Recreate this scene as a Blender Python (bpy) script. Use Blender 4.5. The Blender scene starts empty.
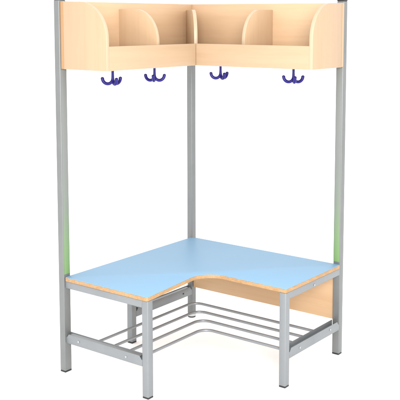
import bpy, bmesh, math
from mathutils import Vector, Matrix

S = bpy.context.scene
C = S.collection

# ------------------------------------------------------------------ camera
cam_d = bpy.data.cameras.new('camera'); cam = bpy.data.objects.new('camera', cam_d); C.objects.link(cam)
S.camera = cam
YAW, PITCH, ROLL, F, CX, CY = 3.76807, -0.10677, 0.00295, 883.258, 235.207, 112.585
d = Vector((math.cos(YAW)*math.cos(PITCH), math.sin(YAW)*math.cos(PITCH), math.sin(PITCH)))
r = d.cross(Vector((0, 0, 1))).normalized(); u = r.cross(d)
r2 = r*math.cos(ROLL)+u*math.sin(ROLL); u2 = -r*math.sin(ROLL)+u*math.cos(ROLL)
m = Matrix((( r2.x, u2.x, -d.x), (r2.y, u2.y, -d.y), (r2.z, u2.z, -d.z))).to_4x4()
m.translation = (3.83638, 3.08328, 1.69481)
cam.matrix_world = m
cam_d.sensor_width = 36; cam_d.lens = F/400*36
cam_d.shift_x = (200-CX)/400; cam_d.shift_y = -(200-CY)/400
cam_d.clip_start = .05; cam_d.clip_end = 500

# ------------------------------------------------------------------ world and studio lamps
w = bpy.data.worlds.new('World'); S.world = w; w.use_nodes = True
bg = w.node_tree.nodes['Background']; bg.inputs[0].default_value = (1, 1, 1, 1); bg.inputs[1].default_value = 1.78
S.view_settings.view_transform = 'Standard'; S.view_settings.look = 'None'
S.view_settings.exposure = 0; S.view_settings.gamma = 1
S.render.resolution_x = 1024; S.render.resolution_y = 1024

def softbox(name, loc, target, size, power, col=(1, 1, 1)):
    l = bpy.data.lights.new(name, 'AREA'); l.shape = 'SQUARE'; l.size = size; l.energy = power; l.color = col
    o = bpy.data.objects.new(name, l); C.objects.link(o); o.location = loc
    o.rotation_euler = (Vector(target)-Vector(loc)).to_track_quat('-Z', 'Y').to_euler()
softbox('key_softbox', (5.8, 1.6, 3.2), (.4, .4, .9), 3.2, 40, (1, .99, .98))
softbox('front_fill', (4.6, 4.0, 2.3), (.3, .3, 1.2), 2.0, 400)  # fill added near the camera axis to brighten the shelf compartments
softbox('overhead_softbox', (1.0, 1.4, 6.5), (.4, .4, .2), 4.5, 50)

# ------------------------------------------------------------------ materials
def mat(name):
    m = bpy.data.materials.new(name); m.use_nodes = True
    nt = m.node_tree; b = nt.nodes['Principled BSDF']
    return m, nt, b
def ramp(nt, fac, stops):
    n = nt.nodes.new('ShaderNodeValToRGB'); e = n.color_ramp.elements
    while len(e) < len(stops): e.new(.5)
    for i, (p, c) in enumerate(stops): e[i].position = p; e[i].color = (*c, 1)
    nt.links.new(fac, n.inputs[0]); return n.outputs[0]
def noise(nt, scale, vec_scale, detail=4, rough=.55, dist=0.):
    tc = nt.nodes.new('ShaderNodeTexCoord'); mp = nt.nodes.new('ShaderNodeMapping')
    mp.inputs['Scale'].default_value = vec_scale
    nt.links.new(tc.outputs['Object'], mp.inputs[0])
    n = nt.nodes.new('ShaderNodeTexNoise'); n.inputs['Scale'].default_value = scale
    n.inputs['Detail'].default_value = detail; n.inputs['Roughness'].default_value = rough
    n.inputs['Distortion'].default_value = dist
    nt.links.new(mp.outputs[0], n.inputs['Vector']); return n.outputs[0]
def bump(nt, b, h, s, dist=.001):
    n = nt.nodes.new('ShaderNodeBump'); n.inputs['Strength'].default_value = s; n.inputs['Distance'].default_value = dist
    nt.links.new(h, n.inputs['Height']); nt.links.new(n.outputs[0], b.inputs['Normal'])
def mix(nt, a, c, f, mode='MIX'):
    n = nt.nodes.new('ShaderNodeMix'); n.data_type = 'RGBA'; n.blend_type = mode
    if isinstance(f, float): n.inputs[0].default_value = f
    else: nt.links.new(f, n.inputs[0])
    nt.links.new(a, n.inputs[6]); nt.links.new(c, n.inputs[7]); return n.outputs[2]

def wood(name, base, axis, var=1.0, rough=.42):
    m, nt, b = mat(name)
    vs = [9., 9., 9.]; vs[axis] = .8
    fine = [60., 60., 60.]; fine[axis] = 2.5
    lo = tuple(c*(1-.07*var*k) for c, k in zip(base, (.7, 1., 1.3)))
    hi = tuple(min(1, c*(1+.035*var)) for c in base)
    a = ramp(nt, noise(nt, 1.0, vs, 5, .6, .8), [(.3, lo), (.5, base), (.72, hi)])
    n2 = noise(nt, 1.0, fine, 3, .6)
    g = ramp(nt, n2, [(.3, (.96, .95, .93)), (.55, (1, 1, 1))])
    nt.links.new(mix(nt, a, g, 1.0, 'MULTIPLY'), b.inputs['Base Color'])
    b.inputs['Roughness'].default_value = rough
    b.inputs['Specular IOR Level'].default_value = .4
    bump(nt, b, n2, .12)
    return m
BIRCH = (.356, .244, .152)
wood_v = wood('birch_upright', BIRCH, 2)
wood_x = wood('birch_along_left', BIRCH, 0)
wood_y = wood('birch_along_right', BIRCH, 1)
back_x = wood('lit_warm_birch_along_left', (.462, .307, .184), 0); back_y = wood('lit_warm_birch_along_right', (.462, .307, .184), 1)  # warmer birch, also lightened to stand in for light inside the compartments
div_w = wood('lit_warm_birch_upright', (.43, .292, .178), 2)  # dividers share the lightened tone of the back boards
edge_w = wood('birch_sanded_edge', (.375, .285, .19), 2, .8)
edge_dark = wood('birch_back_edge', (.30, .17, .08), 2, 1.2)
panel_w = wood('beech_panel', (.44, .285, .16), 1, 1.2)

m, nt, b = mat('chipboard_edge')
n1 = noise(nt, 190, (1, 1, 1.4), 3, .7)
n2 = noise(nt, 22, (1, 1, 3), 3, .6)
a = ramp(nt, n1, [(.32, (.27, .15, .065)), (.5, (.335, .195, .087)), (.7, (.40, .245, .118))])
g = ramp(nt, n2, [(.3, (.82, .78, .7)), (.65, (1, 1, 1))])
nt.links.new(mix(nt, a, g, 1., 'MULTIPLY'), b.inputs['Base Color']); b.inputs['Roughness'].default_value = .6
bump(nt, b, n1, .4); chip = m

m, nt, b = mat('blue_laminate')
n1 = noise(nt, 3, (1, 1, 1), 4, .5)
nt.links.new(ramp(nt, n1, [(.3, (.166, .288, .410)), (.7, (.173, .297, .422))]), b.inputs['Base Color'])
b.inputs['Roughness'].default_value = .5; b.inputs['Specular IOR Level'].default_value = .16
n2 = noise(nt, 900, (1, 1, 1), 2); bump(nt, b, n2, .08, .0005); blue = m

def metal(name, base, metallic=.35, rough=.42):
    m, nt, b = mat(name)
    n1 = noise(nt, 6, (1, 1, 1), 4, .6)
    lo = tuple(c*.93 for c in base); hi = tuple(c*1.05 for c in base)
    nt.links.new(ramp(nt, n1, [(.3, lo), (.7, hi)]), b.inputs['Base Color'])
    b.inputs['Metallic'].default_value = metallic; b.inputs['Roughness'].default_value = rough
    n2 = noise(nt, 700, (1, 1, 1), 2); bump(nt, b, n2, .1, .0005)
    return m
silver = metal('silver_powder_coat', (.180, .191, .198))
post_m = metal('shaded_silver_coat_post', (.150, .156, .154))  # silver coat darkened, since the posts catch less floor light than the legs
rodm = metal('grey_steel_rod', (.20, .21, .22), .35, .38)
black = metal('black_plastic', (.012, .012, .013), 0, .5)
greyp = metal('grey_plastic_foot', (.42, .43, .43), 0, .5)
boltm = metal('zinc_bolt', (.31, .32, .33), .3, .35)
purple = metal('violet_blue_plastic', (.010, .006, .115), 0, .4); purple.node_tree.nodes['Principled BSDF'].inputs['Specular IOR Level'].default_value = .25

m, nt, b = mat('green_fading_strip')       # green strip, strong at the seat and fading out towards the top
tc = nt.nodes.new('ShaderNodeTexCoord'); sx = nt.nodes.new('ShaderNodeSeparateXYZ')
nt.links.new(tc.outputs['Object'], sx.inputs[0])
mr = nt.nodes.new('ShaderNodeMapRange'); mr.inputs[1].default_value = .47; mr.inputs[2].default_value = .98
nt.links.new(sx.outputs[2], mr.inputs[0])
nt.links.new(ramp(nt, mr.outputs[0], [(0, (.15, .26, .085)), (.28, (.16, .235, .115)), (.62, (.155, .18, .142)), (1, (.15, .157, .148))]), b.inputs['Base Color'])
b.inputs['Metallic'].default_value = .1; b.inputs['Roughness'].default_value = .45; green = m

m, nt, b = mat('white_studio_paper')
n1 = noise(nt, 2, (1, 1, 1), 3)
nt.links.new(ramp(nt, n1, [(0, (.93, .93, .93)), (1, (.95, .95, .95))]), b.inputs['Base Color'])
b.inputs['Roughness'].default_value = .9; paper = m

# ------------------------------------------------------------------ mesh helpers
def obj(name, bm, material, parent=None, label=None, smooth=True, mats=None):
    me = bpy.data.meshes.new(name); bmesh.ops.recalc_face_normals(bm, faces=bm.faces)
    bm.to_mesh(me); bm.free()
    for mm in (mats or [material]): me.materials.append(mm)
    if smooth:
        for p in me.polygons: p.use_smooth = True
        me.set_sharp_from_angle(angle=math.radians(40))
    o = bpy.data.objects.new(name, me); C.objects.link(o)
    if parent: o.parent = parent
    if label: o['label'] = label
    return o
def bevel(bm, r, seg=2, edges=None):
    if r: bmesh.ops.bevel(bm, geom=edges or bm.edges[:], offset=r, segments=seg, profile=.5, affect='EDGES', clamp_overlap=True)
def merge(a, b_):
    me = bpy.data.meshes.new('tmp'); b_.to_mesh(me); b_.free(); a.from_mesh(me); bpy.data.meshes.remove(me)
def box(x0, x1, y0, y1, z0, z1, bev=.001, seg=2, into=None):
    bm = bmesh.new(); bmesh.ops.create_cube(bm, size=1)
    for v in bm.verts:
        v.co = ((x0+x1)/2+v.co.x*(x1-x0), (y0+y1)/2+v.co.y*(y1-y0), (z0+z1)/2+v.co.z*(z1-z0))
    bevel(bm, bev, seg)
    if into is not None: merge(into, bm); return into
    return bm
def prism(poly, frame, thick, bev=.001, seg=2):
    """closed 2-D outline poly, frame = (origin, axis u, axis v, axis n); extruded by thick along n"""
    o, U, V, N = [Vector(a) for a in frame]
    bm = bmesh.new()
    f = bm.faces.new([bm.verts.new(o+U*a+V*b_) for a, b_ in poly])
    e = bmesh.ops.extrude_face_region(bm, geom=[f])
    for g in e['geom']:
        if isinstance(g, bmesh.types.BMVert): g.co += N*thick
    bmesh.ops.recalc_face_normals(bm, faces=bm.faces)
    if bev:
        ed = [x for x in bm.edges if len(x.link_faces) == 2 and x.calc_face_angle() > math.radians(35)]
        bevel(bm, bev, seg, ed)
    return bm
def tube(path, rad, seg=16, into=None, ends=None):
    """round bar swept along a list of points"""
    bm = bmesh.new() if into is None else into
    pts = [Vector(p) for p in path]; rings = []
    n = None
    for i, p in enumerate(pts):
        t = (pts[min(i+1, len(pts)-1)]-pts[max(i-1, 0)]).normalized()
        if n is None: n = t.orthogonal().normalized()
        n = (n-t*n.dot(t)).normalized(); bn = t.cross(n)
        rr = rad[i] if isinstance(rad, (list, tuple)) else rad
        rings.append([bm.verts.new(p+(n*math.cos(2*math.pi*k/seg)+bn*math.sin(2*math.pi*k/seg))*rr) for k in range(seg)])
    for a, c in zip(rings, rings[1:]):
        for k in range(seg): bm.faces.new((a[k], a[(k+1) % seg], c[(k+1) % seg], c[k]))
    bm.faces.new(rings[0][::-1]); bm.faces.new(rings[-1])
    return bm
def cyl(c, axis, rad, h, seg=24, bev=.0015):
    bm = bmesh.new(); bmesh.ops.create_cone(bm, cap_ends=True, segments=seg, radius1=rad, radius2=rad, depth=h)
    if bev: bevel(bm, bev, 2, [e for e in bm.edges if e.calc_face_angle(0) > 1])
    R = Vector((0, 0, 1)).rotation_difference(Vector(axis)).to_matrix().to_4x4()
    bmesh.ops.transform(bm, matrix=Matrix.Translation(c) @ R, verts=bm.verts)
    return bm

# ------------------------------------------------------------------ the setting
bm = bmesh.new(); bmesh.ops.create_grid(bm, x_segments=2, y_segments=2, size=60)
fl = obj('floor', bm, paper, smooth=False); fl['kind'] = 'structure'; fl.location.z = -.0005

# ------------------------------------------------------------------ dimensions
W = .0354                                   # square tube
LX, LY = 1.0, .983                          # lengths of the two arms
D1, D2 = .557, .537                         # seat depths
HS, TS = .470, .020                         # seat top and thickness
ZS, ZL, ZT = 1.457, 1.566, 1.768            # shelf bottom, lip top, back board top
E1, E2 = .325, .327                         # front of the shelf along each arm
T = .019
JX, JY = .357, .321                         # front corner where the two lips meet

unit = bpy.data.objects.new('corner_cloakroom_bench', None); C.objects.link(unit)
unit['label'] = 'corner cloakroom bench with pale blue L-shaped seat, silver posts and birch coat shelf'
unit['category'] = 'cloakroom bench'

# posts ---------------------------------------------------------------
def post(x0, y0, top, lab, foot='square', zb=.007, wx=W, wy=W):
    p = obj('post', box(x0, x0+wx, y0, y0+wy, zb, top, .0035, 3), post_m, unit, lab)
    if foot == 'square':
        obj('foot_cap', box(x0+.0008, x0+wx-.0008, y0+.0008, y0+wy-.0008, 0, zb, .001), black, p)
    return p
pl_ = post(LX-W, 0, ZT+.006, 'tall silver post at the left end, green tinted on its inner face', wx=W+.007)
pr_ = post(0, LY-W-.005, ZT+.009, 'tall silver post at the right end, green tinted on its inner face', wy=W+.004)
pc_ = post(0, 0, ZT-.012, 'tall silver corner post on a round adjustable foot', 'round', .022)
for p, x0, y0, z, wx, wy in ((pl_, LX-W, 0, ZT+.006, W+.007, W), (pr_, 0, LY-W-.005, ZT+.009, W, W+.004)):
    obj('end_cap', box(x0, x0+wx, y0, y0+wy, z, z+.02, .002), black, p)
# green strips on the inner faces
obj('green_strip', box(LX-W+.004, LX+.003, W, W+.0012, HS+.012, ZS-.004, .0004), green, pl_)
obj('green_strip', box(W, W+.0012, LY-W-.001, LY-.005, HS+.012, ZS-.004, .0004), green, pr_)
f = obj('round_foot', cyl((W/2, W/2, .014), (0, 0, 1), .0235, .016, 40, .003), greyp, pc_)
obj('foot_pad', cyl((W/2, W/2, .003), (0, 0, 1), .022, .006, 40, .001), black, f)

# short legs -----------------------------------------------------------
def leg(x0, y0, top, lab):
    l = obj('leg', box(x0, x0+W, y0, y0+W, .007, top, .0035, 3), silver, unit, lab)
    obj('foot_cap', box(x0+.0008, x0+W-.0008, y0+.0008, y0+W-.0008, 0, .007, .001), black, l)
    return l
UT = HS-TS-.0005
leg(LX-W, D1-W, UT, 'short front leg of the left end frame')
leg(D2-W, LY-W, UT, 'short front leg of the right end frame')
leg(D2-W, 0, UT, 'short rear leg half way along the left arm')

# rails ----------------------------------------------------------------
def end_rail(a0, a1, across0, across1, axis, z0, z1, lab, drop=.022):
    """open topped steel channel between two legs; both walls taper down to a tab at each end"""
    zt = z0+.030; g = .006; c = .012; t = .0028
    poly = [(a0, z0), (a1, z0), (a1, zt), (a1-g, zt), (a1-g-c, z1), (a0+g+c, z1), (a0+g, zt), (a0, zt)]
    bm = bmesh.new()
    for q in (across0, across1-t):
        fr = ((q, 0, 0), (0, 1, 0), (0, 0, 1), (1, 0, 0)) if axis == 'y' else ((0, q, 0), (1, 0, 0), (0, 0, 1), (0, 1, 0))
        pp = poly if q != across0 else [(a0, z0), (a1, z0), (a1, z1), (a0, z1)]
        merge(bm, prism(pp, fr, t, .0009, 2))
    if axis == 'y': box(across0+t, across1-t, a0+.019, a1-.019, z1-drop-.002, z1-drop, 0, into=bm)
    else: box(a0+.019, a1-.019, across0+t, across1-t, z1-drop-.002, z1-drop, 0, into=bm)
    return obj('rail', bm, silver, unit, lab)
def tube_rail(a0, a1, across0, across1, axis, z0, z1, lab):
    if axis == 'y': bm = box(across0, across1, a0, a1, z0, z1, .003, 3)
    else: bm = box(a0, a1, across0, across1, z0, z1, .003, 3)
    return obj('rail', bm, silver, unit, lab)
def bolt(pos, axis, rail, r=.0050, mtl=None):
    x, y, z = pos; h = .0035
    if axis[0]: bb = box(x, x+h, y-r, y+r, z-r, z+r, .0016)
    else: bb = box(x-r, x+r, y, y+h, z-r, z+r, .0016)
    obj('bolt', bb, mtl or boltm, rail)
rl = end_rail(W, D1-W, LX-W+.001, LX-.001, 'y', .146, .192, 'lower rail of the left end frame', .003)
bolt((LX-.001, .12, .170), (1, 0, 0), rl); bolt((LX-.001, .424, .168), (1, 0, 0), rl)
rr = end_rail(W, D2-W, LY-W-.008, LY-.001, 'x', .132, .178, 'lower rail of the right end frame')
bolt((.41, LY-.001, .156), (0, 1, 0), rr); bolt((.125, LY-.001, .160), (0, 1, 0), rr)
rm = end_rail(W, D2-W, .001, W-.001, 'x', .136, .184, 'lower rail of the inner frame at the back', .003)
bolt((.113, W-.001, .160), (0, 1, 0), rm, .0038, black)
UZ = UT-.034
ul = tube_rail(W, D1-W, LX-W+.001, LX-.001, 'y', UZ, UT-.0003, 'upper rail under the left end of the seat')
ur = tube_rail(W, D2-W, LY-W+.001, LY-.001, 'x', UZ, UT-.0003, 'upper rail under the right end of the seat')
um = tube_rail(W, D2-W, .001, W-.001, 'x', UZ, UT-.0003, 'upper rail of the inner frame at the back')
bolt((.284, LY-.001, .427), (0, 1, 0), ur)

# shoe rack rods -------------------------------------------------------
for k, (ox, oy, z) in enumerate(((.205, .185, .166), (.303, .285, .166), (.398, .385, .166), (.497, .480, .166))):
    R_ = .06; path = [(LX-W+.0025, oy, z), (LX-.2, oy, z), (ox+R_+.02, oy, z)]
    for i in range(13):
        a = math.pi*1.5-i/12*math.pi/2
        path.append((ox+R_+R_*math.cos(a), oy+R_+R_*math.sin(a), z))
    path += [(ox, oy+R_+.02, z), (ox, LY-.2, z), (ox, LY-W-.0065, z)]
    obj('shoe_rack_rod', tube(path, .0070, 16), rodm, unit)

# rear panel under the right arm --------------------------------------
obj('rear_panel', box(.008, .026, W+.001, LY-W-.001, .178, UT-.002, .0012), panel_w, unit, 'plain beech board under the back of the right arm')

# seat -----------------------------------------------------------------
def seat_outline(o=0.):
    """L outline from above with rounded inner corner, grown by o"""
    x1, y1, b0 = LX+.002+o, LY+.001+o, W+.0015-o
    P = Vector((D2+o, y1)); Q = Vector((.530+o, .510+o)); K = Vector((x1, D1+o)); R_ = .105-o
    pts = [(b0+.022, b0), (x1-.006, b0), (x1, b0+.006)]
    def fillet(A, B, Cc, r, n):
        u_ = (A-B).normalized(); v_ = (Cc-B).normalized(); ang = u_.angle(v_)
        L_ = r/math.tan(ang/2); c_ = B+(u_+v_).normalized()*(r/math.sin(ang/2))
        s0 = B+u_*L_-c_; s1 = B+v_*L_-c_; t0 = math.atan2(s0.y, s0.x); t1 = math.atan2(s1.y, s1.x)
        dt = (t1-t0+math.pi) % (2*math.pi)-math.pi
        return [(c_.x+r*math.cos(t0+dt*i/n), c_.y+r*math.sin(t0+dt*i/n)) for i in range(n+1)]
    pts += fillet(Vector((x1, b0)), K, Q, .010, 5)
    pts += fillet(K, Q, P, R_, 28)
    pts += fillet(Q, P, Vector((b0, y1)), .010, 5)
    pts += [(b0+.006, y1), (b0, y1-.006), (b0, b0+.022)]
    return pts
FR = lambda z: ((0, 0, z), (1, 0, 0), (0, 1, 0), (0, 0, 1))
seat = obj('seat', prism(seat_outline(), FR(HS-.0022), .0022, .0008, 2), blue, unit, 'pale blue laminate L-shaped seat top with rounded inner corner')
obj('seat_board', prism(seat_outline(.0006), FR(HS-TS), TS-.0023, .0016, 2), chip, seat)

# coat shelf -----------------------------------------------------------
shelf_bm = bmesh.new()
Lo = [(W+T, W+T), (LX-T, W+T), (LX-T, E1-T), (JX-T, JY-T), (E2-T, LY-T), (W+T, LY-T)]
shelf = obj('shelf', prism(Lo, FR(ZS+.004), .018, .001), wood_x, unit, 'birch L-shaped coat shelf with rounded dividers')
obj('back_board', box(W+T+.0005, LX-.001, W+.0005, W+T, ZS+.001, ZT, .0012), back_x, shelf)
obj('back_board', box(W+.0005, W+T, W+.0005, LY-.001, ZS+.001, ZT, .0012), back_y, shelf)
obj('back_edging', box(LX-.001, LX+.0008, W+.0008, W+T-.0004, ZS+.002, ZT-.001, .0004), edge_dark, shelf)
obj('back_edging', box(W+.0008, W+T-.0004, LY-.001, LY+.0008, ZS+.002, ZT-.001, .0004), wood_v, shelf)
# side panels, rounded at the upper front corner (edge faces get the paler sanded edge)
def rounded_poly(a0, a1, z0, z1, ra, rz, n=20, p=2.0):
    pts = [(a0, z0), (a1, z0)]
    for i in range(n+1):
        t = i/n*math.pi/2
        pts.append((a1-ra+ra*abs(math.cos(t))**(2/p), z1-rz+rz*abs(math.sin(t))**(2/p)))
    pts.append((a0, z1)); return pts
def panel(name, poly, fr, th, parent):
    bm = prism(poly, fr, th, .0014, 2)
    N = Vector(fr[3])
    for f_ in bm.faces:
        f_.normal_update()
        f_.material_index = 0 if abs(f_.normal.dot(N)) > .8 else 1
    return obj(name, bm, None, parent, mats=[div_w if name == 'divider' else wood_v, edge_w])
panel('side_panel', rounded_poly(W+T, E1, ZS, ZT-.002, .165, .17), ((LX-T, 0, 0), (0, 1, 0), (0, 0, 1), (1, 0, 0)), T, shelf)
panel('side_panel', rounded_poly(W+T, E2, ZS, ZT-.002, .165, .17), ((0, LY-T, 0), (1, 0, 0), (0, 0, 1), (0, 1, 0)), T, shelf)
# mid dividers
ZD = ZT-.032
panel('divider', rounded_poly(W+T, E1-T-.004, ZS+.022, ZD, .14, .16), ((.612, 0, 0), (0, 1, 0), (0, 0, 1), (1, 0, 0)), .018, shelf)
panel('divider', rounded_poly(W+T, E2-T-.006, ZS+.022, ZD, .13, .16), ((0, .563, 0), (1, 0, 0), (0, 0, 1), (0, 1, 0)), .018, shelf)
# corner divider set diagonally
a = Vector((.105, W+T+.010, 0)); bb = Vector((JX-T-.012, JY-T-.006, 0))
U = (bb-a); ln = U.length; U.normalize(); N = Vector((-U.y, U.x, 0))
panel('divider', rounded_poly(0, ln, ZS+.022, ZD, .10, .15), (a-N*.009, U, (0, 0, 1), N), .018, shelf)
# front lips
obj('front_lip', prism([(LX-T, E1-T), (LX-T, E1-.001), (JX-.0005, JY-.001), (JX-T-.0005, JY-T)], FR(ZS), ZL-ZS, .0012), wood_x, shelf)
obj('front_lip', prism([(JX-T, JY-T+.0005), (JX-.001, JY-.0005), (E2-.001, LY-T), (E2-T, LY-T)], FR(ZS), ZL-ZS, .0012), wood_y, shelf)

# coat hooks -----------------------------------------------------------
def hook(x, y, angs, lab):
    bm = bmesh.new()
    zt, zb = ZS+.003, ZS-.070
    tube([(x, y, zt), (x, y, zt-.03), (x, y, zb+.012), (x, y, zb+.004)], [.0062, .0062, .0074, .006], 16, bm)
    for an in angs:
        t = math.radians(an)                      # 0 = picture right, -90 = towards the viewer
        dx = Vector((-.586, .81, 0))*math.cos(t)+Vector((-.81, -.586, 0))*math.sin(t)
        path, rad = [], []
        for i in range(19):
            q = i/18; th = math.pi*(.92)*q
            rr_ = .025*(1-math.cos(th)); zz = -.026*math.sin(th)
            if q > .5: zz = -.026*math.sin(th)
            p = Vector((x, y, zb+.024))+dx*rr_+Vector((0, 0, zz))
            path.append(p); rad.append(.0074+.0006*q)
        path.append(path[-1]+Vector((0, 0, .008))+dx*.0012); rad.append(.0082)
        path.append(path[-1]+Vector((0, 0, .003))); rad.append(.0048)
        path.append(path[-1]+Vector((0, 0, .0012))); rad.append(.002)
        tube(path, rad, 14, bm)
    base = cyl((x, y, ZS+.0015), (0, 0, 1), .016, .006, 28, .0015); merge(bm, base)
    obj('coat_hook', bm, purple, unit)
hook(.820, .190, (172, 52, -62), '')
hook(.523, .190, (158, 18, -92), '')
hook(.190, .350, (172, 48, -66), '')
hook(.190, .794, (160, 20, -85), '')
